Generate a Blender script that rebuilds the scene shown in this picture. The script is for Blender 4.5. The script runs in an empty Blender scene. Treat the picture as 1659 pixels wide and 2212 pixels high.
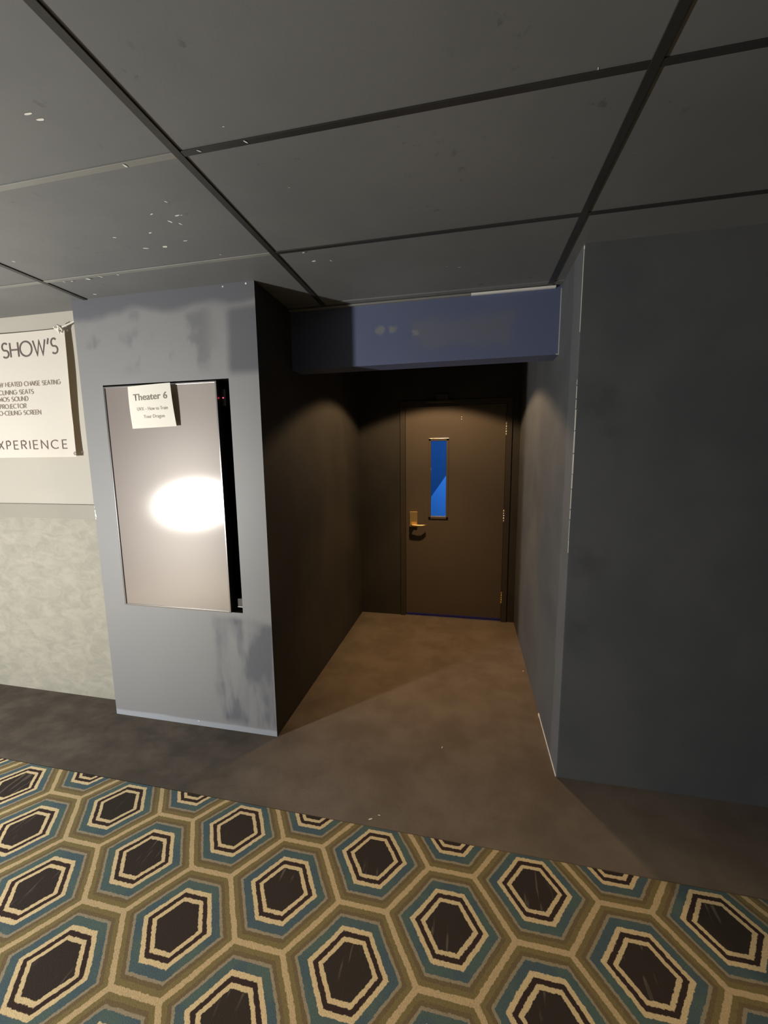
import bpy, bmesh, math, random
from mathutils import Vector, Matrix
S = bpy.context.scene
COL = S.collection
PI = math.pi

# ------------------------------------------------------------------ camera, world, lights, exposure
cam = bpy.data.objects.new('camera', bpy.data.cameras.new('camera'))
COL.objects.link(cam)
right = Vector((0.978619, 0.205419, -0.010347))
fwd = Vector((-0.204904, 0.969335, -0.13566))
up = Vector((-0.017838, 0.13488, 0.990701))
M3 = Matrix((right, up, -fwd)).transposed()
cam.matrix_world = Matrix.Translation((0, 0, 1.58)) @ M3.to_4x4()
cam.data.sensor_fit = 'VERTICAL'
cam.data.sensor_height = 36.0
cam.data.lens = 858.494 / 2212 * 36.0
cam.data.clip_start = 0.02
S.camera = cam

w = bpy.data.worlds.new('world'); S.world = w; w.use_nodes = True
w.node_tree.nodes['Background'].inputs[0].default_value = (1.0, 0.95, 0.9, 1)
w.node_tree.nodes['Background'].inputs[1].default_value = 0.005

S.view_settings.view_transform = 'Standard'
S.view_settings.look = 'None'
S.view_settings.gamma = 1.0
S.view_settings.exposure = 0.0
S.view_settings.use_curve_mapping = False

def lamp(name, kind, loc, energy, color, **kw):
    d = bpy.data.lights.new(name, kind)
    d.energy = energy; d.color = color
    for k, v in kw.items(): setattr(d, k, v)
    o = bpy.data.objects.new(name, d); COL.objects.link(o); o.location = loc
    return o
# bright lobby lamp to the left of the photographer, about waist high
lamp('lobby_lamp', 'POINT', (-3.16, -0.30, 1.055), 372, (1.0, 0.975, 0.93), shadow_soft_size=0.075)
# lobby downlight in the ceiling over the patterned carpet
o = lamp('lobby_downlight', 'SPOT', (0.35, 0.10, 2.42), 72, (1.0, 0.77, 0.49), shadow_soft_size=0.06, spot_size=math.radians(83), spot_blend=0.55)
o = lamp('lobby_downlight', 'SPOT', (-1.45, 0.10, 2.42), 32, (1.0, 0.86, 0.66), shadow_soft_size=0.06, spot_size=math.radians(78), spot_blend=0.55)
# blue house lights of the auditorium behind the door
lamp('auditorium_light', 'POINT', (0.4, 4.35, 2.5), 110, (0.05, 0.30, 1.0), shadow_soft_size=0.12)

# ------------------------------------------------------------------ helpers
def box(bm, x0, x1, y0, y1, z0, z1, bevel=0.0, mi=0):
    vs = [bm.verts.new(p) for p in ((x0,y0,z0),(x1,y0,z0),(x1,y1,z0),(x0,y1,z0),(x0,y0,z1),(x1,y0,z1),(x1,y1,z1),(x0,y1,z1))]
    fs = [bm.faces.new([vs[i] for i in q]) for q in ((0,3,2,1),(4,5,6,7),(0,1,5,4),(1,2,6,5),(2,3,7,6),(3,0,4,7))]
    for f in fs: f.material_index = mi
    if bevel:
        es = list({e for f in fs for e in f.edges})
        bmesh.ops.bevel(bm, geom=es, offset=bevel, segments=2, affect='EDGES', profile=0.5)
def quad(bm, *ps, mi=0):
    f = bm.faces.new([bm.verts.new(p) for p in ps]); f.material_index = mi; return f
def cyl(bm, p0, p1, r, n=20, cap=True, r2=None):
    p0, p1 = Vector(p0), Vector(p1); d = (p1-p0).normalized()
    a = d.orthogonal().normalized(); b = d.cross(a)
    r2 = r if r2 is None else r2
    A = [bm.verts.new(p0 + r*(a*math.cos(2*PI*i/n)+b*math.sin(2*PI*i/n))) for i in range(n)]
    B = [bm.verts.new(p1 + r2*(a*math.cos(2*PI*i/n)+b*math.sin(2*PI*i/n))) for i in range(n)]
    for i in range(n):
        f = bm.faces.new((A[i], A[(i+1)%n], B[(i+1)%n], B[i])); f.smooth = True
    if cap: bm.faces.new(A[::-1]); bm.faces.new(B)
def tube(bm, pts, r, n=10):
    pts = [Vector(p) for p in pts]; rings = []
    ref = Vector((0,1,0.02))
    for i, p in enumerate(pts):
        t = (pts[min(i+1,len(pts)-1)] - pts[max(i-1,0)]).normalized()
        a = t.cross(ref)
        if a.length < 1e-4: a = t.orthogonal()
        a.normalize(); b = t.cross(a)
        rr = r[i] if isinstance(r, (list, tuple)) else r
        rings.append([bm.verts.new(p + rr*(a*math.cos(2*PI*k/n)+b*math.sin(2*PI*k/n))) for k in range(n)])
    for R0, R1 in zip(rings, rings[1:]):
        for k in range(n):
            f = bm.faces.new((R0[k], R0[(k+1)%n], R1[(k+1)%n], R1[k])); f.smooth = True
    bm.faces.new(rings[0][::-1]); bm.faces.new(rings[-1])
def obj(name, bm, mats, parent=None):
    me = bpy.data.meshes.new(name)
    if name not in ('vinyl_sheet', 'paper_sign'): bmesh.ops.recalc_face_normals(bm, faces=bm.faces[:])
    bm.to_mesh(me); bm.free()
    for m in (mats if isinstance(mats, (list, tuple)) else [mats]): me.materials.append(m)
    o = bpy.data.objects.new(name, me); COL.objects.link(o)
    if parent: o.parent = parent
    return o
def back_sheet(bm, t):
    """gives an open sheet its reverse side, t behind it"""
    fs = bm.faces[:]; vm = {v: bm.verts.new(v.co + Vector((0, t, 0))) for v in bm.verts[:]}
    for f in fs:
        g = bm.faces.new([vm[v] for v in reversed(f.verts)]); g.smooth = True
def obj_raw(name, bm, mats, parent=None):
    me = bpy.data.meshes.new(name); bm.to_mesh(me); bm.free()
    for m in (mats if isinstance(mats, (list, tuple)) else [mats]): me.materials.append(m)
    o = bpy.data.objects.new(name, me); COL.objects.link(o)
    if parent: o.parent = parent
    return o
def tag(o, label, cat, group=None):
    o['label'] = label; o['category'] = cat
    if group: o['group'] = group
    return o
def struct(o, label=None, cat=None):
    o['kind'] = 'structure'
    if label: o['label'] = label
    if cat: o['category'] = cat
    return o
def B(): return bmesh.new()

# ------------------------------------------------------------------ materials
class NT:
    def __init__(s, name):
        s.m = bpy.data.materials.new(name); s.m.use_nodes = True
        s.t = s.m.node_tree; s.n = s.t.nodes; s.l = s.t.links
        s.b = s.n['Principled BSDF']; s.out = s.n['Material Output']
    def new(s, t, **kw):
        x = s.n.new(t)
        for k, v in kw.items(): setattr(x, k, v)
        return x
    def put(s, sock, v):
        if isinstance(v, (int, float)): sock.default_value = v
        elif isinstance(v, (tuple, list)): sock.default_value = tuple(v) + ((1,) if len(v) == 3 and sock.type == 'RGBA' else ())
        else: s.l.new(v, sock)
    def math(s, op, a, b=None, c=None, clamp=False):
        x = s.new('ShaderNodeMath', operation=op, use_clamp=clamp)
        s.put(x.inputs[0], a)
        if b is not None: s.put(x.inputs[1], b)
        if c is not None: s.put(x.inputs[2], c)
        return x.outputs[0]
    def mix(s, f, a, b):
        x = s.new('ShaderNodeMix', data_type='RGBA')
        s.put(x.inputs[0], f); s.put(x.inputs[6], a); s.put(x.inputs[7], b)
        return x.outputs[2]
    def pos(s): return s.new('ShaderNodeNewGeometry').outputs['Position']
    def xyz(s):
        x = s.new('ShaderNodeSeparateXYZ'); s.l.new(s.pos(), x.inputs[0]); return x.outputs
    def noise(s, scale, detail=4, rough=0.55, sc=None, w=0.0, dist=0.0):
        x = s.new('ShaderNodeTexNoise'); x.inputs['Scale'].default_value = scale
        x.inputs['Detail'].default_value = detail; x.inputs['Roughness'].default_value = rough
        x.inputs['Distortion'].default_value = dist
        v = s.pos()
        if sc or w:
            mp = s.new('ShaderNodeMapping'); mp.inputs['Scale'].default_value = sc or (1,1,1)
            mp.inputs['Location'].default_value = (w, w*0.7, w*1.3)
            s.l.new(v, mp.inputs[0]); v = mp.outputs[0]
        s.l.new(v, x.inputs['Vector'])
        return x.outputs['Fac']
    def ramp(s, v, lo, hi):
        x = s.new('ShaderNodeMapRange', interpolation_type='SMOOTHSTEP')
        s.put(x.inputs[0], v); s.put(x.inputs[1], lo); s.put(x.inputs[2], hi)
        return x.outputs[0]
    def rect(s, u, v, u0, u1, v0, v1, soft):
        a = s.math('MULTIPLY', s.ramp(u, u0-soft, u0+soft), s.math('SUBTRACT', 1.0, s.ramp(u, u1-soft, u1+soft)))
        b = s.math('MULTIPLY', s.ramp(v, v0-soft, v0+soft), s.math('SUBTRACT', 1.0, s.ramp(v, v1-soft, v1+soft)))
        return s.math('MULTIPLY', a, b)
    def set(s, color=None, rough=None, metal=None, spec=None):
        if color is not None: s.put(s.b.inputs['Base Color'], color)
        if rough is not None: s.put(s.b.inputs['Roughness'], rough)
        if metal is not None: s.put(s.b.inputs['Metallic'], metal)
        if spec is not None: s.put(s.b.inputs['Specular IOR Level'], spec)
        return s
    def bump(s, h, strength=0.2, dist=0.002):
        x = s.new('ShaderNodeBump'); x.inputs['Strength'].default_value = strength
        x.inputs['Distance'].default_value = dist
        s.l.new(h, x.inputs['Height']); s.l.new(x.outputs[0], s.b.inputs['Normal'])

def simple(name, color, rough=0.5, metal=0.0, spec=0.5, var=0.0, scale=12.0):
    k = NT(name)
    if var:
        k.set(k.mix(k.noise(scale), tuple(c*(1-var) for c in color), tuple(c*(1+var) for c in color)), rough, metal, spec)
    else: k.set(color, rough, metal, spec)
    return k.m

def wall_paint(name, c0, c1, rough=0.5, spec=0.5, scale=2.2):
    k = NT(name)
    n = k.ramp(k.noise(scale, 5, 0.55), 0.35, 0.65)
    k.set(k.mix(n, c0, c1), rough, 0, spec)
    k.bump(k.noise(160, 3), 0.12, 0.001)
    return k.m

def column_paint():
    k = NT('column_paint')
    x, y, z = k.xyz()
    wob = k.math('MULTIPLY', k.math('SUBTRACT', k.noise(3, 3), 0.5), 0.22)
    wob2 = k.math('MULTIPLY', k.math('SUBTRACT', k.noise(3.2, 3, 0.45, None, 5.0), 0.5), 0.14)
    xx, zz = k.math('ADD', x, wob), k.math('ADD', z, wob2)
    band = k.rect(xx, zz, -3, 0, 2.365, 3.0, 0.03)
    blk = k.rect(k.math('ADD', x, k.math('MULTIPLY', wob, .3)), k.math('ADD', z, k.math('MULTIPLY', wob2, .3)), -1.20, -0.9, 2.02, 2.34, 0.03)
    blot = k.math('MULTIPLY', k.rect(x, zz, -2.08, -1.3, 2.05, 2.36, 0.06), k.ramp(k.noise(6.5, 3, 0.5, (1, 1, 0.8), 3.1), 0.50, 0.66))
    streakn = k.ramp(k.noise(11, 3, 0.5, (1.0, 1.0, 0.20), 7.7), 0.36, 0.58)
    blob = k.ramp(k.noise(6, 3, 0.5, (1, 1, .6), 1.7), 0.36, 0.58)
    streak = k.math('MULTIPLY', k.rect(xx, zz, -1.40, -1.02, 0.06, 0.69, 0.03), k.math('MULTIPLY', streakn, k.math('ADD', 0.35, k.math('MULTIPLY', blob, 0.75))))
    foot = k.rect(x, k.math('ADD', z, k.math('MULTIPLY', wob2, .15)), -3, 0, -0.1, 0.035, 0.008)
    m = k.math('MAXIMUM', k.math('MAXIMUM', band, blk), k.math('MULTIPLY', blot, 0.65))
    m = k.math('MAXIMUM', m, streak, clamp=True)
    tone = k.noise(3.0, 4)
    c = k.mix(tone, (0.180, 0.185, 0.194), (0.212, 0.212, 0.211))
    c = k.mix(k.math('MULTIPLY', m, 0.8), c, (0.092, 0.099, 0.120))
    c = k.mix(k.math('MULTIPLY', foot, .7), c, (0.33, 0.36, 0.41))
    r = k.math('ADD', 0.53, k.math('MULTIPLY', m, 0.12))
    tv_ = k.new('ShaderNodeCombineXYZ'); tv_.inputs[0].default_value = 1.0; k.l.new(tv_.outputs[0], k.b.inputs['Tangent'])
    k.b.inputs['Anisotropic'].default_value = 0.35; k.b.inputs['Anisotropic Rotation'].default_value = 0.25
    k.set(c, r, 0, k.math('SUBTRACT', 0.68, k.math('MULTIPLY', m, 0.38)))
    k.bump(k.noise(150, 3), 0.10, 0.001)
    return k.m

def wall_right_paint():
    k = NT('dark_wall_paint_patched')
    x, y, z = k.xyz()
    n = k.ramp(k.noise(2.2, 5, 0.55), 0.35, 0.65)
    c = k.mix(n, (0.088, 0.094, 0.102), (0.108, 0.112, 0.117))
    w = k.math('MULTIPLY', k.math('SUBTRACT', k.noise(1.5, 2), 0.5), 0.10)
    strip = k.rect(x, k.math('ADD', y, w), 0.40, 0.4545, 1.80, 2.05, 0.012)
    c = k.mix(k.math('MULTIPLY', strip, 0.8), c, (0.155, 0.165, 0.178))
    dk = k.math('MULTIPLY', k.rect(k.math('ADD', x, w), z, 0.47, 0.62, 0.7, 1.9, 0.06), k.ramp(k.noise(4, 3, .5, None, 2.0), 0.48, 0.6))
    c = k.mix(k.math('MULTIPLY', dk, 0.5), c, (0.06, 0.062, 0.068))
    k.set(c, 0.6, 0, 0.25)
    k.bump(k.noise(160, 3), 0.12, 0.001)
    return k.m

def header_paint():
    k = NT('header_paint')
    x, y, z = k.xyz()
    wob = k.math('MULTIPLY', k.math('SUBTRACT', k.noise(6, 4), 0.5), 0.25)
    xx, zz = k.math('ADD', x, wob), k.math('ADD', z, k.math('MULTIPLY', wob, .5))
    sm = k.math('MULTIPLY', k.rect(xx, zz, -0.33, 0.22, 2.18, 2.33, 0.04), 0.55)
    c = k.mix(k.noise(3, 4), (0.088, 0.110, 0.205), (0.113, 0.133, 0.218))
    c = k.mix(sm, c, (0.145, 0.15, 0.168))
    for (cx, cz, r) in ((-0.518, 2.285, 0.035), (-0.437, 2.293, 0.03), (-0.33, 2.253, 0.03)):
        d = k.math('SQRT', k.math('ADD', k.math('POWER', k.math('SUBTRACT', xx, cx), 2.0), k.math('POWER', k.math('SUBTRACT', zz, cz), 2.0)))
        c = k.mix(k.math('MULTIPLY', k.math('SUBTRACT', 1.0, k.ramp(d, r*0.3, r)), 0.6), c, (0.24, 0.235, 0.21))
    k.set(c, 0.55, 0, 0.4)
    k.bump(k.noise(150, 3), 0.10, 0.001)
    return k.m

def ceiling_paint():
    k = NT('ceiling_tile_paint')
    n = k.ramp(k.noise(1.3, 5, 0.6), 0.3, 0.7)
    c = k.mix(n, (0.142, 0.146, 0.149), (0.176, 0.180, 0.181))
    sc = k.math('MULTIPLY', k.ramp(k.noise(26, 4, 0.6), 0.62, 0.72), k.ramp(k.noise(3.1, 3, 0.5, None, 4.4), 0.5, 0.62))
    c = k.mix(k.math('MULTIPLY', sc, 0.5), c, (0.07, 0.07, 0.068))
    k.set(c, 0.52, 0, 0.5)
    k.bump(k.noise(220, 2), 0.12, 0.001)
    return k.m

def brown_carpet():
    k = NT('brown_carpet')
    n = k.ramp(k.noise(4, 6, 0.6), 0.32, 0.68)
    c = k.mix(n, (0.132, 0.106, 0.083), (0.176, 0.146, 0.118))
    x, y, z = k.xyz()
    wob = k.math('MULTIPLY', k.math('SUBTRACT', k.noise(3, 4), 0.5), 0.9)
    dirt_dim = k.math('SUBTRACT', 1.0, k.ramp(k.math('ADD', x, wob), -1.35, -0.75))  # left side dirt, plus darkening painted in to offset the near lamp
    c = k.mix(k.math('MULTIPLY', dirt_dim, k.math('ADD', 0.45, k.math('MULTIPLY', k.ramp(k.noise(5, 5, 0.6, (1, 1.4, 1), 8.0), 0.35, 0.65), 0.4))), c, (0.055, 0.050, 0.043))
    f = k.noise(420, 2)
    c = k.mix(k.math('MULTIPLY', k.ramp(f, 0.35, 0.7), 0.30), c, (0.07, 0.052, 0.04))
    k.set(c, 0.95, 0, 0.08)
    k.bump(f, 0.5, 0.003)
    return k.m

def hex_carpet():
    k = NT('patterned_carpet')
    x, y, z = k.xyz()
    P, H, a, D = 0.6045, 0.1805, 0.085, 0.132
    cx, cy = -0.0365, 1.161
    wx = k.math('MULTIPLY', k.math('SUBTRACT', k.noise(120, 2), 0.5), 0.008)
    wy = k.math('MULTIPLY', k.math('SUBTRACT', k.noise(120, 2, .5, None, 9.0), 0.5), 0.008)
    wx = k.math('ADD', wx, k.math('MULTIPLY', k.math('SUBTRACT', k.noise(9, 2, .5, None, 3.0), 0.5), 0.010))
    x = k.math('ADD', x, wx); y = k.math('ADD', y, wy)
    L = math.hypot(H, D); nx, ny = H/L, D/L; off = (a + D)*nx
    def loc(ox, oy):
        u = k.math('SUBTRACT', k.math('FLOORED_MODULO', k.math('ADD', x, P/2 - cx - ox), P), P/2)
        v = k.math('SUBTRACT', k.math('FLOORED_MODULO', k.math('ADD', y, H - cy - oy), 2*H), H)
        au, av = k.math('ABSOLUTE', u), k.math('ABSOLUTE', v)
        d1 = k.math('SUBTRACT', H, av)
        d2 = k.math('SUBTRACT', off, k.math('ADD', k.math('MULTIPLY', au, nx), k.math('MULTIPLY', av, ny)))
        return k.math('MINIMUM', d1, d2)
    d = k.math('MAXIMUM', loc(0, 0), loc(P/2, H))
    cream = (0.60, 0.475, 0.275); dark = (0.040, 0.026, 0.024)
    olive = (0.185, 0.148, 0.066); olive2 = (0.150, 0.112, 0.062)
    grey = (0.270, 0.235, 0.165); blue = (0.068, 0.105, 0.122); core = (0.036, 0.029, 0.025)
    stops = [(0.0, (0.47, 0.36, 0.205)), (0.0085, olive), (0.0230, olive2), (0.0345, grey), (0.0430, blue), (0.0685, cream), (0.0825, dark), (0.0970, cream), (0.1100, core)]
    col = cream
    prev = None
    s = 0.0012
    out = None
    for p, c in stops:
        if out is None: out = c; continue
        out = k.mix(k.ramp(d, p - s, p + s), out, c)
    # broken light scribbles in the dark hexagon centres, blue drifting towards green
    scr = k.math('MULTIPLY', k.ramp(k.noise(60, 2, .5, (1.0, 0.10, 1), 2.0), 0.60, 0.66), k.ramp(k.noise(6, 2, .5, None, 6.0), 0.42, 0.6))
    out = k.mix(k.math('MULTIPLY', k.math('MULTIPLY', scr, k.ramp(d, 0.111, 0.114)), 0.55), out, (0.15, 0.125, 0.10))
    ring = k.math('MULTIPLY', k.ramp(d, 0.043, 0.045), k.math('SUBTRACT', 1.0, k.ramp(d, 0.0665, 0.0685)))
    out = k.mix(k.math('MULTIPLY', ring, k.math('MULTIPLY', k.ramp(k.noise(7, 2), .42, .6), .7)), out, (0.085, 0.130, 0.108))
    f = k.noise(380, 2)
    out = k.mix(k.math('MULTIPLY', k.ramp(f, 0.40, 0.75), 0.28), out, (0.04, 0.03, 0.02))
    k.set(out, 0.95, 0, 0.06)
    k.bump(f, 0.45, 0.003)
    return k.m

def stone_panel():
    k = NT('stone_look_panel')
    n = k.ramp(k.noise(9, 8, 0.68, (1, 1, 1.7), 0, 0.9), 0.30, 0.72)
    c = k.mix(n, (0.265, 0.258, 0.215), (0.345, 0.330, 0.278))
    fl = k.ramp(k.noise(34, 4, 0.6, (1, 1, 2.2), 3.0, 1.5), 0.58, 0.68)
    c = k.mix(k.math('MULTIPLY', fl, 0.35), c, (0.22, 0.225, 0.20))
    k.set(c, 0.55, 0, 0.3)
    k.bump(n, 0.12, 0.002)
    return k.m

def screen_glass():
    k = NT('display_screen')
    k.n.remove(k.b)
    g1 = k.new('ShaderNodeBsdfGlossy', distribution='BECKMANN'); g1.inputs['Color'].default_value = (0.075, 0.073, 0.070, 1); g1.inputs['Roughness'].default_value = 0.197
    g1.inputs['Anisotropy'].default_value = 0.10
    g2 = k.new('ShaderNodeBsdfGlossy', distribution='GGX'); g2.inputs['Color'].default_value = (0.082, 0.077, 0.071, 1); g2.inputs['Roughness'].default_value = 0.46
    g2.inputs['Anisotropy'].default_value = 0.28; g1.inputs['Rotation'].default_value = 0.25
    tv_ = k.new('ShaderNodeCombineXYZ'); tv_.inputs[0].default_value = 1.0
    k.l.new(tv_.outputs[0], g1.inputs['Tangent']); k.l.new(tv_.outputs[0], g2.inputs['Tangent'])
    df = k.new('ShaderNodeBsdfDiffuse'); df.inputs['Color'].default_value = (0.125, 0.104, 0.098, 1)
    a = k.new('ShaderNodeAddShader'); b = k.new('ShaderNodeAddShader')
    k.l.new(g1.outputs[0], a.inputs[0]); k.l.new(g2.outputs[0], a.inputs[1])
    k.l.new(a.outputs[0], b.inputs[0]); k.l.new(df.outputs[0], b.inputs[1])
    k.l.new(b.outputs[0], k.out.inputs[0])
    return k.m

def glass_pane():
    k = NT('window_glass')
    k.n.remove(k.b)
    t = k.new('ShaderNodeBsdfTransparent'); t.inputs[0].default_value = (0.86, 0.90, 0.98, 1)
    g = k.new('ShaderNodeBsdfGlossy'); g.inputs['Roughness'].default_value = 0.03
    f = k.new('ShaderNodeFresnel'); f.inputs[0].default_value = 1.45
    mx = k.new('ShaderNodeMixShader')
    k.l.new(f.outputs[0], mx.inputs[0]); k.l.new(t.outputs[0], mx.inputs[1]); k.l.new(g.outputs[0], mx.inputs[2])
    k.l.new(mx.outputs[0], k.out.inputs[0])
    return k.m

def sheet(name, c, through, f):
    """thin sheet that lets part of the light through"""
    k = NT(name); k.set(c, 0.6, 0, 0.2)
    t = k.new('ShaderNodeBsdfTranslucent'); t.inputs[0].default_value = through + (1,)
    mx = k.new('ShaderNodeMixShader'); mx.inputs[0].default_value = f
    k.l.new(k.b.outputs[0], mx.inputs[1]); k.l.new(t.outputs[0], mx.inputs[2]); k.l.new(mx.outputs[0], k.out.inputs[0])
    return k.m

def emit(name, c, s):
    k = NT(name); k.set(c, 0.4)
    k.put(k.b.inputs['Emission Color'], c); k.b.inputs['Emission Strength'].default_value = s
    return k.m

MT = dict(
    column=column_paint(), header=header_paint(), ceil=ceiling_paint(), brown=brown_carpet(), hexc=hex_carpet(), stone=stone_panel(),
    wall=wall_paint('dark_wall_paint', (0.095, 0.099, 0.108), (0.116, 0.118, 0.122), 0.6, 0.25),
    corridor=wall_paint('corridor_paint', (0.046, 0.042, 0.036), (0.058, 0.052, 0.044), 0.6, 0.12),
    cream=wall_paint('cream_wall_paint', (0.395, 0.378, 0.332), (0.43, 0.41, 0.36), 0.6, 0.3, 1.2),
    rail=wall_paint('rail_paint', (0.255, 0.247, 0.212), (0.275, 0.265, 0.225), 0.5, 0.4),
    black=simple('recess_black', (0.012, 0.011, 0.011), 0.8, 0, 0.1),
    bar=simple('grid_bar_paint', (0.028, 0.028, 0.027), 0.42, 0, 0.6, 0.3, 5),
    barl=simple('grid_bar_pale_sheen', (0.22, 0.22, 0.205), 0.42, 0, 0.6, 0.2, 5),  # paler copy that puts lamp sheen into the left grid bars' colour
    chip=simple('bare_white_chip', (0.78, 0.77, 0.72), 0.6),
    banner=sheet('banner_vinyl', (0.735, 0.725, 0.68), (0.92, 0.76, 0.54), 0.32),
    ink=simple('banner_ink', (0.115, 0.085, 0.075), 0.6), ink2=simple('banner_small_ink', (0.26, 0.225, 0.19), 0.6),
    paper=sheet('white_paper', (0.95, 0.94, 0.87), (0.95, 0.85, 0.65), 0.22), pink=simple('sign_ink', (0.22, 0.20, 0.165), 0.7), pink2=simple('sign_small_ink', (0.38, 0.35, 0.29), 0.7),
    bezel=simple('display_bezel', (0.30, 0.29, 0.29), 0.28, 0.9), bezel_dark=simple('display_bezel_black', (0.02, 0.019, 0.019), 0.3, 0, 0.6),
    door=simple('door_paint', (0.108, 0.086, 0.064), 0.6, 0, 0.2, 0.08, 3), frame=simple('door_frame_paint', (0.060, 0.051, 0.040), 0.55, 0, 0.2, 0.06, 3),
    brass=simple('satin_brass', (0.83, 0.60, 0.27), 0.38, 0.85), steel=simple('bright_steel', (0.86, 0.80, 0.66), 0.3, 0.8),
    glass=glass_pane(), rope=simple('white_cord', (0.75, 0.72, 0.64), 0.7), screw=simple('screw_head', (0.8, 0.78, 0.72), 0.35, 0.6),
    aud=simple('auditorium_wall', (0.30, 0.30, 0.32), 0.8), aud2=simple('auditorium_ramp', (0.9, 0.9, 0.9), 0.8),
    screen=screen_glass(), led=emit('red_led', (1.0, 0.06, 0.14), 3.0), rubber=simple('black_rubber', (0.02, 0.02, 0.02), 0.7),
    lens=emit('downlight_lens', (1.0, 0.7, 0.4), 2.0),
)

# ------------------------------------------------------------------ setting
ZC = 2.443
XL, XC0, XC1, XR, XE = -6.0, -2.137, -1.043, 0.454, 5.0
YF, YW, YB, YN = 1.910, 2.030, 3.808, -3.0

bm = B(); box(bm, XL, XE, YN, 7.2, -0.05, 0.0)
floor = struct(obj('floor', bm, MT['brown']))
bm = B(); box(bm, XL, XE, YN, 1.4655, 0.0005, 0.004)
obj('patterned_carpet', bm, MT['hexc'], floor)
# crumbs and scuffs on the brown carpet
bm = B()
for x, y, r, an in ((-0.112, 2.005, 0.005, 1.3), (-0.394, 1.504, 0.006, .5), (-0.36, 1.53, 0.004, 0), (0.427, 2.909, 0.006, 1.4)):
    vs = []
    for i in range(7):
        t = 2*PI*i/7; u, v = r*1.6*math.cos(t), r*.5*math.sin(t)
        vs.append(bm.verts.new((x+u*math.cos(an)-v*math.sin(an), y+u*math.sin(an)+v*math.cos(an), 0.0015)))
    bm.faces.new(vs)
o = obj('carpet_crumbs', bm, MT['chip'], floor); o['kind'] = 'stuff'

# suspended ceiling: lay-in tiles, one T bar per line
GX = [0.393 + 1.219*i for i in range(-6, 5)]
GY = [1.689 - 0.570*i for i in range(-1, 9)]
GY = [2.259] + [y for y in GY if y < 2.0]
bm = B()
xs = [XL] + [x for x in GX if XL < x < XE] + [XE]
ys = sorted([YN] + [y for y in GY if YN < y < 3.9] + [2.83, 3.40, 3.95])
for x0, x1 in zip(xs, xs[1:]):
    for y0, y1 in zip(ys, ys[1:]):
        g = 0.006
        box(bm, x0+g, x1-g, y0+g, y1-g, ZC+0.004, ZC+0.02, 0.003)
box(bm, XL, XE, YN, 3.95, ZC+0.02, ZC+0.05)
ceiling = struct(obj('ceiling', bm, MT['ceil']))
hb = 0.0125
for x in xs[1:-1]:
    bm = B(); box(bm, x-hb, x+hb, YN, 2.316, ZC-0.001, ZC+0.0035, 0.001)
    obj('ceiling_grid_bar', bm, MT['bar'], ceiling)
for y in [q for q in GY if q < 2.2]:
    for i, (x0, x1) in enumerate(zip(xs, xs[1:])):
        bm = B(); box(bm, x0+hb, x1-hb, y-hb*0.8, y+hb*0.8, ZC, ZC+0.0035, 0.001)
        sheen = x1 < -0.5 and y > 0.9  # left cross bars near the lamp get its reflection as paler paint
        obj('ceiling_grid_bar', bm, MT['barl'] if sheen else MT['bar'], ceiling)
chips = [(-1.098, 0.921, 0.0112), (-1.086, 0.941, 0.0112), (-1.018, 1.295, 0.0056), (-1.086, 1.397, 0.009), (-1.036, 1.371, 0.0101), (-1.019, 1.372, 0.0045), (-1.119, 1.344, 0.0078), (-1.06, 1.418, 0.0067), (-1.122, 1.522, 0.0101), (-1.374, 1.439, 0.009), (-1.213, 1.443, 0.0078), (-1.318, 1.535, 0.0134), (-1.232, 1.543, 0.0112), (-1.962, 1.501, 0.0067), (-1.052, 1.651, 0.0045), (-0.686, 1.795, 0.0101), (-0.056, 2.001, 0.0067), (-0.112, 1.983, 0.0034), (-1.936, 1.702, 0.0056), (-1.894, 1.706, 0.0056), (-1.796, 1.704, 0.0112), (-1.717, 1.697, 0.0101), (-1.622, 1.7, 0.0056), (-0.758, 1.116, 0.0056), (-0.613, 1.115, 0.0067), (-1.936, 1.867, 0.0101), (-1.007, 1.118, 0.0067), (0.272, 1.106, 0.0045), (-0.611, 1.809, 0.0056), (-0.645, 1.063, 0.0034), (-0.698, 1.706, 0.0056), (-0.581, 1.322, 0.0034)]
rnd = random.Random(4)
bm = B()
for x, y, r in chips:
    an = rnd.uniform(-0.4, 1.4); el = rnd.uniform(0.28, 0.6); n = 9; vs = []
    on_bar = abs(y-1.689) < 0.02 or abs(y-1.119) < 0.006
    for i in range(n):
        t = 2*PI*i/n; q = rnd.uniform(0.7, 1.15)
        u, v = r*1.1*q*math.cos(t), r*el*q*math.sin(t)
        vs.append(bm.verts.new((x+u*math.cos(an)-v*math.sin(an), y+u*math.sin(an)+v*math.cos(an), ZC + (-0.0018 if on_bar else 0.0032))))
    bm.faces.new(vs)
o = obj('chipped_paint', bm, MT['chip'], ceiling); o['kind'] = 'stuff'

# left wall: painted above, chair rail, stone-look panel below
bm = B(); box(bm, XL, XC0+0.02, YW, YW+0.15, 1.215, ZC+0.03)
wl = struct(obj('wall_left', bm, MT['cream']))
bm = B(); box(bm, XL, XC0+0.02, YW+0.001, YW+0.15, 0.0, 1.216)
obj('wainscot_panel', bm, MT['stone'], wl)
bm = B(); box(bm, XL, XC0, YW-0.014, YW+0.005, 1.218, 1.309, 0.002)
struct(obj('trim_1', bm, MT['rail']))

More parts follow.
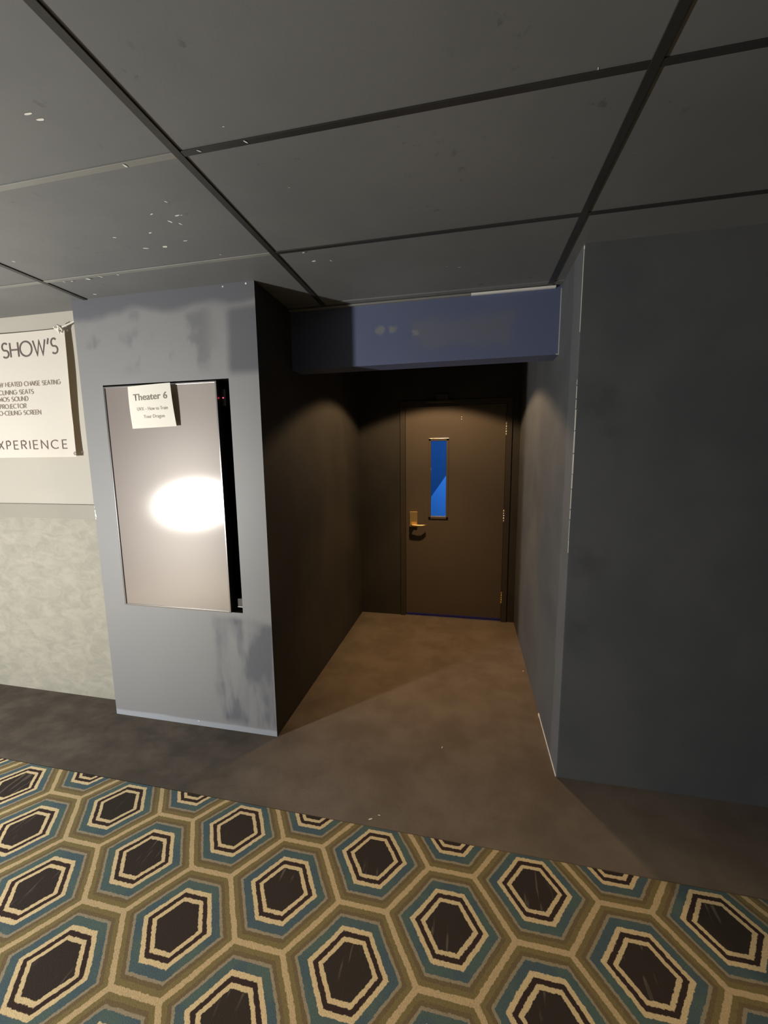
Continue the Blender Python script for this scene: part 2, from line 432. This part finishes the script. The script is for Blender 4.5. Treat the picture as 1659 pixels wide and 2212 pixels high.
# column with the display recess
OX0, OX1, OZ0, OZ1, RD = -1.990, -1.2135, 0.729, 1.992, 0.16
bm = B()
gx = [XC0, OX0, OX1, XC1]; gz = [0.0, OZ0, OZ1, ZC+0.03]
for i in range(3):
    for j in range(3):
        if i == 1 and j == 1: continue
        quad(bm, (gx[i],YF,gz[j]), (gx[i+1],YF,gz[j]), (gx[i+1],YF,gz[j+1]), (gx[i],YF,gz[j+1]), mi=0)
for (a, b) in (((OX0,OZ0),(OX1,OZ0)), ((OX1,OZ0),(OX1,OZ1)), ((OX1,OZ1),(OX0,OZ1)), ((OX0,OZ1),(OX0,OZ0))):
    quad(bm, (a[0],YF,a[1]), (b[0],YF,b[1]), (b[0],YF+RD,b[1]), (a[0],YF+RD,a[1]), mi=1)
quad(bm, (OX0,YF+RD,OZ0), (OX1,YF+RD,OZ0), (OX1,YF+RD,OZ1), (OX0,YF+RD,OZ1), mi=1)
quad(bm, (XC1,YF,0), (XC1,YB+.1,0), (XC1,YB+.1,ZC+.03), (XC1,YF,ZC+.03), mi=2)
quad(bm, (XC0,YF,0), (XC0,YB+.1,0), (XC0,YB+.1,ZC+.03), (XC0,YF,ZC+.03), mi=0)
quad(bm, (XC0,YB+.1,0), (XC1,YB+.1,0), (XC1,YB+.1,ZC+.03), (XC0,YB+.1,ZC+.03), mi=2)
bmesh.ops.remove_doubles(bm, verts=bm.verts[:], dist=1e-5)
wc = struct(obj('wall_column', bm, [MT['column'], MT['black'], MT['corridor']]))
# knocked corner on the column's left edge
bm = B()
for z, r in ((1.262, 0.010), (1.285, 0.007), (1.245, 0.006), (1.31, .004)):
    vs = [bm.verts.new((XC0 + 0.001 + r*0.55*(1+math.cos(t))*rnd.uniform(.6, 1.1), YF-0.0008, z + r*1.5*math.sin(t))) for t in [2*PI*i/8 for i in range(8)]]
    bm.faces.new(vs)
for x, z, r in ((-1.215, 2.434, .004), (-1.088, 2.437, .005), (-1.55, 0.03, .004)):
    vs = [bm.verts.new((x+r*math.cos(t), YF-0.0008, z+r*math.sin(t))) for t in [2*PI*i/7 for i in range(7)]]
    bm.faces.new(vs)
o = obj('chipped_edge', bm, MT['chip'], wc); o['kind'] = 'stuff'

# right wall with reveal
bm = B(); box(bm, XR, XE, YF, YB+0.4, 0.0, ZC+0.03, 0.002)
wr = struct(obj('wall_right', bm, wall_right_paint()))
# bare corner bead showing through the paint on the outside corner
bm = B()
zz = 1.14
while zz < 1.905:
    l = rnd.uniform(0.03, 0.10); wd = rnd.uniform(0.002, 0.0042)*(0.6 if zz > 1.75 or zz < 1.2 else 1)
    z1 = min(zz+l, 1.905)
    box(bm, XR-0.0008, XR+wd, YF-0.0010, YF+wd*0.5, zz, z1)
    zz = z1 + rnd.uniform(0.0015, 0.006)
box(bm, XR-0.0008, XR+0.003, YF-0.001, YF+0.003, ZC-0.018, ZC-0.004)
box(bm, XR-0.0008, XR+0.0016, YF-0.001, YF+0.001, 2.10, ZC-0.02)
obj('bare_corner_bead', bm, MT['chip'], wr)
bm = B(); box(bm, XR-0.003, XR+0.001, YF+0.002, 2.39, 0.001, 0.008); box(bm, XR-0.005, XR+0.001, 2.37, 2.40, 0.001, 0.012)
obj('bare_wall_foot', bm, MT['chip'], wr)

# header across the passage and its wall angle
bm = B(); box(bm, XC1-0.005, XR+0.005, 2.316, 2.456, 2.106, ZC+0.03, 0.0015)
hd = struct(obj('wall_header', bm, MT['header']))
bm = B(); box(bm, XC1, 0.0, 2.300, 2.317, ZC-0.010, ZC-0.0005, 0.001)
t2 = struct(obj('trim_2', bm, MT['barl']))
bm = B(); box(bm, 0.0, XR-0.03, 2.300, 2.317, ZC-0.010, ZC-0.0005, 0.001)
obj('bare_wall_angle', bm, MT['chip'], t2)
bm = B(); box(bm, XR-0.004, XR+0.001, 2.3135, 2.317, 2.106, ZC-0.012); box(bm, XR-0.014, XR+0.001, 2.3130, 2.317, 2.104, 2.110)
obj('bare_header_edge', bm, simple('worn_edge', (0.42, 0.42, 0.42), 0.6), hd)

# back wall around the door opening
DX0, DX1, DZ = -0.632, 0.372, 2.10
bm = B()
box(bm, XC1-0.01, DX0, YB, YB+0.12, 0, ZC+0.03); box(bm, DX1, XR+0.01, YB, YB+0.12, 0, ZC+0.03); box(bm, DX0, DX1, YB, YB+0.12, DZ, ZC+0.03)
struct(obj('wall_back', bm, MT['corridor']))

# passage downlight
cl = bpy.data.objects.new('ceiling_light', None); COL.objects.link(cl); cl.location = (-0.28, 3.08, ZC)
tag(cl, 'round recessed downlight in the passage ceiling before the door', 'ceiling light')
bm = B(); n = 40
for (r0, z0, r1, z1) in ((0.085, -0.001, 0.105, -0.001), (0.105, -0.001, 0.107, 0.004), (0.085, -0.001, 0.06, 0.0035)):
    for i in range(n):
        a0, a1 = 2*PI*i/n, 2*PI*(i+1)/n
        quad(bm, (r0*math.cos(a0), r0*math.sin(a0), z0), (r0*math.cos(a1), r0*math.sin(a1), z0), (r1*math.cos(a1), r1*math.sin(a1), z1), (r1*math.cos(a0), r1*math.sin(a0), z1))
bmesh.ops.remove_doubles(bm, verts=bm.verts[:], dist=1e-5)
obj('trim_ring', bm, MT['bar'], cl)
bm = B(); cyl(bm, (0,0,0.002), (0,0,0.0045), 0.062, 32); obj('lens', bm, MT['lens'], cl)
dl = lamp('downlight_bulb', 'SPOT', (0, 0, -0.012), 62, (1.0, 0.68, 0.38), shadow_soft_size=0.035, spot_size=math.radians(126), spot_blend=0.16)
db = lamp('downlight_beam', 'SPOT', (0, 0, -0.012), 88, (1.0, 0.58, 0.23), shadow_soft_size=0.05, spot_size=math.radians(76), spot_blend=0.9)
db.parent = cl
dl.parent = cl

# ------------------------------------------------------------------ door
door = bpy.data.objects.new('door_1', None); COL.objects.link(door); door.location = (-0.127, YB, 0); struct(door)
door['label'] = 'brown flush door with a narrow window and brass lever at the passage end'
def dobj(name, bm, m, parent):
    o = obj(name, bm, m)
    o.parent = parent
    o.matrix_parent_inverse = Matrix.Translation(-door.location) if parent == door else Matrix.Identity(4)
    return o
bm = B()
JX0, JX1, JZ = -0.590, 0.334, 2.052
box(bm, JX0-0.048, JX0, YB-0.012, YB+0.13, 0, JZ+0.048, 0.002); box(bm, JX1, JX1+0.048, YB-0.012, YB+0.13, 0, JZ+0.048, 0.002); box(bm, JX0, JX1, YB-0.012, YB+0.13, JZ, JZ+0.048, 0.002)
box(bm, JX0, JX0+0.016, YB+0.055, YB+0.075, 0, JZ); box(bm, JX1-0.016, JX1, YB+0.055, YB+0.075, 0, JZ); box(bm, JX0, JX1, YB+0.055, YB+0.075, JZ-0.016, JZ)
dobj('door_frame', bm, MT['frame'], door)
LX0, LX1, LZ0, LZ1, LY0, LY1 = JX0+0.003, JX1-0.003, 0.014, JZ-0.003, YB+0.004, YB+0.048
WX0, WX1, WZ0, WZ1 = -0.347, -0.199, 1.008, 1.732
bm = B()
gx = [LX0, WX0, WX1, LX1]; gz = [LZ0, WZ0, WZ1, LZ1]
for yy in (LY0, LY1):
    for i in range(3):
        for j in range(3):
            if i == 1 and j == 1: continue
            quad(bm, (gx[i],yy,gz[j]), (gx[i+1],yy,gz[j]), (gx[i+1],yy,gz[j+1]), (gx[i],yy,gz[j+1]))
def ringq(bm, x0, x1, z0, z1):
    for (a, b) in (((x0,z0),(x1,z0)), ((x1,z0),(x1,z1)), ((x1,z1),(x0,z1)), ((x0,z1),(x0,z0))):
        quad(bm, (a[0],LY0,a[1]), (b[0],LY0,b[1]), (b[0],LY1,b[1]), (a[0],LY1,a[1]))
ringq(bm, LX0, LX1, LZ0, LZ1); ringq(bm, WX0, WX1, WZ0, WZ1)
bmesh.ops.remove_doubles(bm, verts=bm.verts[:], dist=1e-5)
leaf = dobj('door_leaf', bm, MT['door'], door)
def lobj(name, bm, m, label=None):
    o = obj(name, bm, m); o.parent = leaf
    # leaf sits at the world origin of its mesh, so its children need no offset
    if label: o['label'] = label
    return o
# vision light
bm = B(); fy = LY0-0.008; fw = 0.020
box(bm, WX0-fw, WX0+0.002, fy, LY0+0.02, WZ0-fw, WZ1+fw, 0.003); box(bm, WX1-0.002, WX1+fw, fy, LY0+0.02, WZ0-fw, WZ1+fw, 0.003)
box(bm, WX0-fw, WX1+fw, fy, LY0+0.02, WZ1-0.002, WZ1+fw, 0.003); box(bm, WX0-fw, WX1+fw, fy, LY0+0.02, WZ0-fw, WZ0+0.002, 0.003)
lobj('window_frame', bm, MT['door'])
bm = B(); box(bm, WX0-fw, WX1+fw, fy-0.001, LY0, WZ1+fw-0.0035, WZ1+fw+0.0025, 0.001)
lobj('window_top_glint', bm, MT['steel'], 'top edge with its downlight glint painted in')  # downlight catching the frame's top, put in as a pale metal strip
bm = B(); box(bm, WX0, WX1, fy+0.004, LY0+0.018, WZ0+0.001, WZ0+0.007, 0.001)
lobj('window_sill_glint', bm, MT['steel'], 'sill edge with its lit highlight painted in')  # lit inner sill, its highlight put in as a pale strip
bm = B(); box(bm, WX0+0.002, WX1-0.002, LY0+0.020, LY0+0.026, WZ0+0.002, WZ1-0.002)
lobj('window_pane', bm, MT['glass'])
bm = B(); box(bm, WX0-0.002, WX0+0.004, LY0+0.001, LY0+0.012, 1.452, 1.480); lobj('window_clip', bm, MT['screw'])
# hinges
for zc in (1.823, 1.028, 0.238):
    bm = B()
    for q in range(5): cyl(bm, (JX1-0.001, YB-0.008, zc-0.057+q*0.0228), (JX1-0.001, YB-0.008, zc-0.057+q*0.0228+0.0222), 0.0062, 16)
    cyl(bm, (JX1-0.001, YB-0.008, zc+0.057), (JX1-0.001, YB-0.008, zc+0.063), 0.0068, 16, r2=0.003)
    dobj('hinge', bm, MT['steel'] if zc > 0.5 else MT['brass'], door)
# lever handle on its escutcheon
bm = B(); box(bm, -0.549, -0.472, LY0-0.018, LY0, 0.908, 1.058, 0.004)
plate = lobj('lock_plate', bm, MT['brass'], 'brass lock plate')
bm = B(); cyl(bm, (-0.527, LY0-0.018, 0.930), (-0.527, LY0-0.030, 0.930), 0.021, 28); cyl(bm, (-0.527, LY0-0.030, 0.930), (-0.527, LY0-0.052, 0.930), 0.0125, 24)
pts = []; 
for i in range(9):
    t = i/8; pts.append((-0.530 + t*0.145, LY0-0.055-0.006*math.sin(t*PI)+0.012*max(0, t-.75)*4, 0.930 - 0.002*math.sin(t*PI)))
tube(bm, pts, [0.0125, 0.0125, 0.0118, 0.011, 0.0105, 0.0105, 0.0105, 0.0105, 0.0085], 14)
o = obj('lever_handle', bm, MT['brass']); o.parent = door; o.matrix_parent_inverse = Matrix.Translation(-door.location)
# screws left in the door face and the dark bracket over it
for z in (1.944, 1.924):
    bm = B(); cyl(bm, (-0.066, LY0-0.002, z), (-0.066, LY0, z), 0.0042, 12); lobj('screw', bm, MT['screw'])
bm = B(); box(bm, -0.40, -0.12, YB-0.042, YB-0.012, 2.070, 2.094, 0.003); box(bm, -0.30, -0.19, YB-0.03, YB-0.012, 2.094, 2.15, 0.003)
dobj('frame_bracket', bm, MT['frame'], door)
bm = B(); box(bm, LX0+.004, LX1-.004, LY0-0.004, LY0+0.008, 0.006, 0.030, 0.001); lobj('blue_spill_strip', bm, simple('spill_blue', (0.022, 0.022, 0.20), 0.6), 'dark blue strip painting in the light from under the door')  # blue colour stands in for auditorium light leaking under the door
bm = B(); box(bm, JX0, JX1, YB-0.004, YB+0.118, 0.0005, 0.004, 0.001)
dobj('threshold', bm, simple('threshold_metal', (0.30, 0.30, 0.32), 0.4, 0.5), door)

# blue-lit auditorium passage seen through the door's window
bm = B()
box(bm, -2.2, 2.0, 6.2, 6.3, 0, 2.8); box(bm, -2.3, -2.2, YB+0.12, 6.3, 0, 2.8); box(bm, 2.0, 2.1, YB+0.12, 6.3, 0, 2.8); box(bm, -2.3, 2.1, YB+0.12, 6.3, 2.75, 2.85)
box(bm, -2.3, XC1, YB+.1, YB+.13, 0, 2.8); box(bm, XR, 2.1, YB+.38, YB+.42, 0, 2.8)
struct(obj('wall_auditorium', bm, MT['aud']))
bm = B()
p = [(-1.6, -0.60), (0.9, 3.05-.0)]
def zr(x): return 1.053 + (x+0.474)*(1.338-1.053)/(0.195)
xa, xb = -1.15, 0.55
v0 = [(xa, 0), (xb, 0), (xb, zr(xb)), (xa, max(0.05, zr(xa)))]
A = [bm.verts.new((x, 5.2, min(z, 2.7))) for x, z in v0]; A2 = [bm.verts.new((x, 5.32, min(z, 2.7))) for x, z in v0]
bm.faces.new(A); bm.faces.new(A2[::-1])
for i in range(4): bm.faces.new((A[i], A[(i+1)%4], A2[(i+1)%4], A2[i]))
struct(obj('wall_ramp', bm, MT['aud2']))

# ------------------------------------------------------------------ wall display
tv = bpy.data.objects.new('wall_display', None); COL.objects.link(tv); tv.location = (-1.634, YF+0.12, 1.36)
tag(tv, 'tall grey glossy display screen recessed in the dark column, reflecting a bright light', 'display')
TX0, TX1, TZ0, TZ1, TY0, TY1 = -1.986, -1.284, 0.727, 1.984, YF-0.004, YF+0.055
def tobj(name, bm, m, parent=None):
    o = obj(name, bm, m); o.parent = parent or tv
    if parent is None: o.matrix_parent_inverse = Matrix.Translation(-tv.location)
    return o
bm = B(); box(bm, TX0+0.004, TX1-0.004, TY0+0.014, TY1, TZ0+0.004, TZ1-0.004, 0.003); tobj('housing', bm, MT['bezel_dark'])
bm = B(); bw = 0.0085
box(bm, TX0, TX0+bw, TY0, TY0+0.016, TZ0, TZ1, 0.0015); box(bm, TX1-bw, TX1, TY0, TY0+0.024, TZ0, TZ1, 0.0015)
box(bm, TX0+bw, TX1-bw, TY0, TY0+0.016, TZ1-bw, TZ1, 0.0015); box(bm, TX0+bw, TX1-bw, TY0, TY0+0.016, TZ0, TZ0+bw, 0.0015)
tobj('bezel', bm, MT['bezel'])
bm = B(); quad(bm, (TX0+bw,TY0+0.005,TZ0+bw), (TX1-bw,TY0+0.005,TZ0+bw), (TX1-bw,TY0+0.005,TZ1-bw), (TX0+bw,TY0+0.005,TZ1-bw))
tobj('screen', bm, MT['screen'])
bm = B(); box(bm, -1.284, -1.256, YF+0.030, YF+0.05, 1.86, 1.945, 0.002); sens = tobj('sensor_box', bm, MT['bezel_dark'])
bm = B(); bmesh.ops.create_uvsphere(bm, u_segments=14, v_segments=10, radius=0.0034)
bmesh.ops.translate(bm, verts=bm.verts[:], vec=(-1.2705, YF+0.0285, 1.901)); tobj('indicator_light', bm, MT['led'], sens)['label'] = 'small red indicator light'
# small fixing block in the corner of the recess
bm = B(); box(bm, -1.2620, OX1-0.001, YF+0.028, YF+0.06, 0.7535, 0.80, 0.002)
blk = obj('cable_box', bm, simple('cable_box_plastic', (0.06, 0.055, 0.055), 0.5)); tag(blk, 'small dark box low in the black gap right of the display', 'box')
bm = B(); box(bm, -1.2625, OX1-0.001, YF+0.0265, YF+0.034, 0.7505, 0.7545, 0.0008); obj('bottom_edge', bm, MT['chip'], blk)['label'] = 'pale bottom edge'

# ------------------------------------------------------------------ paper sign taped over the display's top edge
TL, TR, BR, BL = Vector((-1.805,1.885,1.973)), Vector((-1.541,1.885,1.982)), Vector((-1.528,1.893,1.758)), Vector((-1.805,1.893,1.751))
def paper_pt(u, v):
    p = (TL*(1-u)+TR*u)*v + (BL*(1-u)+BR*u)*(1-v)
    return p + Vector((0, -0.004*math.sin(PI*u)*v - 0.004*math.sin(PI*v), 0))
bm = B(); NU, NV = 14, 12
vg = [[bm.verts.new(paper_pt(i/NU, j/NV)) for j in range(NV+1)] for i in range(NU+1)]
for i in range(NU):
    for j in range(NV):
        f = bm.faces.new((vg[i][j], vg[i+1][j], vg[i+1][j+1], vg[i][j+1])); f.smooth = True
back_sheet(bm, 0.0004)
sign = obj('paper_sign', bm, MT['paper'])
tag(sign, 'white paper sheet reading Theater 6 hung over the top of the display screen', 'paper sign')

def font_mesh(name, text, x0, x1, zb, zt, y, m, parent, bold=0.0, skew=0.0):
    """built-in sans letters stretched to the box x0..x1 / zb..zt (zb, zt: baseline and cap height)"""
    cu = bpy.data.curves.new(name, 'FONT'); cu.body = text; cu.extrude = 0; cu.offset = bold; cu.resolution_u = 4
    t = bpy.data.objects.new(name+'_tmp', cu); COL.objects.link(t)
    bpy.context.view_layer.update()
    me = bpy.data.meshes.new_from_object(t)
    bpy.data.objects.remove(t)
    xs_ = [v.co.x for v in me.vertices]; a, b = min(xs_), max(xs_)
    cap = 0.69
    for v in me.vertices:
        u = (v.co.x - a)/(b - a); h = v.co.y/cap
        X = x0 + (x1-x0)*u; Z = zb + (zt-zb)*h + skew*u
        yy = y(X, Z) if callable(y) else y
        v.co = Vector((X, yy, Z))
    me.materials.append(m)
    o = bpy.data.objects.new(name, me); COL.objects.link(o); o.parent = parent
    return o
def paper_y(X, Z):
    v = (Z-1.755)/(1.977-1.755); u = (X+1.805)/0.27
    return TL.y*v + BL.y*(1-v) - 0.004*math.sin(PI*min(1, max(0, u)))*v - 0.004*math.sin(PI*min(1, max(0, v))) - 0.0012
font_mesh('title_lettering', 'Theater 6', -1.774, -1.563, 1.897, 1.931, paper_y, MT['pink'], sign, 0.012, 0.006)
font_mesh('line_lettering', 'UVX \u2013 How to Train', -1.757, -1.567, 1.844, 1.862, paper_y, MT['pink2'], sign, 0.0, 0.003)
font_mesh('line_lettering', 'Your Dragon', -1.722, -1.592, 1.804, 1.822, paper_y, MT['pink2'], sign, 0.0, 0.002)

# ------------------------------------------------------------------ vinyl banner on the left wall
bn = bpy.data.objects.new('banner', None); COL.objects.link(bn); bn.location = (-3.5, 1.985, 1.6)
tag(bn, 'white vinyl lobby banner with thin dark capitals tied to the cream wall', 'banner')
def nobj(name, bm, m):
    o = obj(name, bm, m); o.parent = bn; o.matrix_parent_inverse = Matrix.Translation(-bn.location); return o
BX0, BX1 = -4.6, -2.291
def edge_x(v): return BX1 - 0.015*v*0 - 0.012*(1-v) + 0.008*math.sin(PI*v)*0 - 0.004*math.sin(PI*2*v)
def ban_y(X, Z):
    u = (X-BX0)/(BX1-BX0); v = (Z-1.60)/0.74
    curl = max(0, (X+2.40)/0.11)**2 * (0.010*math.sin(PI*max(0,min(1,v))) + 0.012*max(0, .25-v)*4)
    return 1.985 - curl + 0.004*math.sin(X*7+Z*3)
bm = B(); NU, NV = 90, 24
vg = []
for i in range(NU+1):
    row = []
    for j in range(NV+1):
        v = j/NV; u = i/NU
        x = BX0 + (edge_x(v)-BX0)*u; z = 1.600 + 0.740*v - 0.006*math.sin(PI*u*3)*0
        row.append(bm.verts.new((x, ban_y(x, z), z)))
    vg.append(row)
for i in range(NU):
    for j in range(NV):
        f = bm.faces.new((vg[i][j], vg[i+1][j], vg[i+1][j+1], vg[i][j+1])); f.smooth = True
back_sheet(bm, 0.0008)
nobj('vinyl_sheet', bm, MT['banner'])
def arc(cx, cy, rx, ry, a0, a1, n=14):
    return [(cx+rx*math.cos(math.radians(a0+(a1-a0)*i/n)), cy+ry*math.sin(math.radians(a0+(a1-a0)*i/n))) for i in range(n+1)]
S_ = arc(.5, .74, .42, .26, 40, 270, 16)[:-1] + arc(.5, .25, .46, .25, 90, -140, 16)
GL = {  # monoline capitals: advance width, strokes in a unit-high box (x scaled by width)
 'S': (.56, [S_]), 'H': (.66, [[(0,0),(0,1)], [(1,0),(1,1)], [(0,.5),(1,.5)]]), 'O': (.98, [arc(.5,.5,.5,.5,0,360,28)]),
 'W': (1.02, [[(0,1),(.27,0),(.5,.95),(.73,0),(1,1)]]), "'": (.16, [[(.9,1.05),(.2,.66)]]), 'X': (.62, [[(0,0),(1,1)], [(0,1),(1,0)]]),
 'P': (.50, [[(0,0),(0,1)], [(0,1),(.5,1)]+arc(.5,.73,.5,.27,90,-90,10)+[(0,.46)]]),
 'E': (.50, [[(1,0),(0,0),(0,1),(1,1)], [(0,.5),(.9,.5)]]), 'R': (.56, [[(0,0),(0,1)], [(0,1),(.5,1)]+arc(.5,.75,.5,.25,90,-90,10)+[(0,.5)], [(.45,.5),(1,0)]]),
 'I': (.02, [[(.5,0),(.5,1)]]), 'N': (.70, [[(0,0),(0,1),(1,0),(1,1)]]), 'C': (.86, [arc(.55,.5,.55,.5,50,310,20)]),
 'A': (.74, [[(0,0),(.5,1),(1,0)], [(.2,.33),(.8,.33)]]), 'T': (.56, [[(0,1),(1,1)], [(.5,1),(.5,0)]]), 'D': (.70, [[(0,0),(0,1),(.35,1)]+arc(.4,.5,.6,.5,90,-90,14)+[(0,0)]]),
 'G': (.92, [arc(.52,.5,.52,.5,50,352,22)+[(1.02,.46),(.6,.46)]]), 'L': (.42, [[(0,1),(0,0),(1,0)]]), 'M': (.86, [[(0,0),(.12,1),(.5,.15),(.88,1),(1,0)]]),
 'U': (.64, [[(0,1),(0,.32)]+arc(.5,.32,.5,.32,180,360,12)+[(1,1)]]), 'J': (.32, [[(1,1),(1,.25)]+arc(.4,.25,.6,.25,0,-120,8)]), '-': (.30, [[(0,.45),(1,.45)]]),
}
def lettering(name, text, x0, x1, z0, z1, th, m, gap=.17, space=.42, slope=0.0):
    tot = 0; lay = []
    for ch in text:
        if ch == ' ': tot += space; continue
        wd, st = GL[ch]; lay.append((tot, wd, st)); tot += wd + gap
    tot -= gap; sx = (x1-x0)/max(tot, 1e-6); sz = z1-z0
    bm = B()
    for ofs, wd, st in lay:
        for s in st:
            pts = [Vector((x0 + (ofs + px*wd)*sx, z0 + pz*sz)) for px, pz in s]
            closed = (pts[0]-pts[-1]).length < 1e-6
            if closed: pts = pts[:-1]
            n = len(pts); L_, R_ = [], []
            for i, p in enumerate(pts):
                a = pts[i-1] if (i > 0 or closed) else None
                b = pts[(i+1) % n] if (i < n-1 or closed) else None
                d0 = (p-a).normalized() if a is not None else (b-p).normalized()
                d1 = (b-p).normalized() if b is not None else d0
                t = (d0+d1); t = t.normalized() if t.length > 1e-6 else d0
                nrm = Vector((-t.y, t.x)); k = th/2/max(.45, nrm.dot(Vector((-d0.y, d0.x))))
                for lst, sg in ((L_, 1), (R_, -1)):
                    q = p + nrm*k*sg; zq = q.y + slope*(q.x-x0)
                    lst.append(bm.verts.new((q.x, ban_y(q.x, zq) - 0.0022, zq)))
            rng = range(n) if closed else range(n-1)
            for i in rng:
                j = (i+1) % n
                bm.faces.new((L_[i], L_[j], R_[j], R_[i]))
    return nobj(name, bm, m)
lettering('headline_lettering', "SHOW'S", -2.770, -2.354, 2.200, 2.284, 0.0095, MT['ink'], .15, slope=0.012)
lettering('line_lettering', 'W HEATED CHAISE SEATING', -2.820, -2.366, 2.030, 2.055, 0.0044, MT['ink2'], .19, .5)
lettering('line_lettering', 'CLINING SEATS', -2.832, -2.573, 1.983, 2.008, 0.0044, MT['ink2'], .19, .5)
lettering('line_lettering', 'MOS SOUND', -2.838, -2.619, 1.943, 1.968, 0.0044, MT['ink2'], .19, .5)
lettering('line_lettering', 'PROJECTOR', -2.838, -2.639, 1.900, 1.925, 0.0044, MT['ink2'], .19, .5)
lettering('line_lettering', 'O-CEILING SCREEN', -2.852, -2.536, 1.860, 1.885, 0.0044, MT['ink2'], .19, .5)
adv = [.62, .50, .50, .56, .02, .50, .70, .86, .50]; fx = (2.895-2.371)/(sum(adv)+.42*8); px = -2.895
for ch, a in zip('XPERIENCE', adv):
    lettering('footer_letter', ch, px, px+a*fx, 1.652, 1.702, 0.0060, MT['ink']); px += (a+.42)*fx
# eyelets
for z in (2.322, 1.620):
    bm = B(); x = -2.311; n = 20; yy = ban_y(x, z) - 0.001
    for (r0, r1, y0, y1) in ((0.0055, 0.009, yy-0.001, yy-0.0018), (0.009, 0.011, yy-0.0018, yy)):
        for i in range(n):
            a0, a1 = 2*PI*i/n, 2*PI*(i+1)/n
            quad(bm, (x+r0*math.cos(a0), y0, z+r0*math.sin(a0)), (x+r0*math.cos(a1), y0, z+r0*math.sin(a1)), (x+r1*math.cos(a1), y1, z+r1*math.sin(a1)), (x+r1*math.cos(a0), y1, z+r1*math.sin(a0)))
    bmesh.ops.remove_doubles(bm, verts=bm.verts[:], dist=1e-5)
    nobj('eyelet', bm, MT['rope'] if z > 2 else MT['ink2'])
# cord tied through the upper eyelet and up to the wall beside the column
cord = bpy.data.objects.new('tie_cord', None); COL.objects.link(cord); cord.location = (-2.31, 1.98, 2.33)
tag(cord, "white cord knotted at the banner's upper right corner", 'cord')
def kobj(name, bm):
    o = obj(name, bm, MT['rope']); o.parent = cord; o.matrix_parent_inverse = Matrix.Translation(-cord.location); return o
bm = B(); tube(bm, [(-2.305,1.972,2.334), (-2.285,1.978,2.345), (-2.25,1.995,2.366), (-2.20,2.012,2.394), (-2.15,2.024,2.42)], 0.0045, 10)
kobj('cord', bm)
bm = B()
tube(bm, [(-2.311+0.016*math.cos(t)*(1-.1*math.sin(2*t)), 1.970+0.010*math.sin(t*1.5), 2.336+0.013*math.sin(t)) for t in [2.3*PI*i/26 for i in range(27)]], 0.0048, 8)
tube(bm, [(-2.333,1.972,2.345), (-2.318,1.964,2.334), (-2.306,1.965,2.322), (-2.312,1.972,2.308)], 0.0048, 8)
tube(bm, [(-2.311,1.967,2.352), (-2.300,1.962,2.338), (-2.308,1.966,2.326)], 0.0052, 8)
kobj('knot', bm)
bn.location += Vector((-0.017, 0.014, 0.004)); cord.location += Vector((-0.017, 0.010, 0.004))
# screws in the wall under the banner's edge
for nm, x, z in (('upper', -2.320, 2.340), ('lower', -2.312, 1.634)):
    bm = B(); cyl(bm, (x, YW-0.004, z), (x, YW+0.002, z), 0.0058, 14, r2=0.0065)
    o = obj('wall_screw', bm, MT['screw'])
    tag(o, 'bright screw head in the cream wall behind the banner\'s %s right corner' % nm, 'screw')
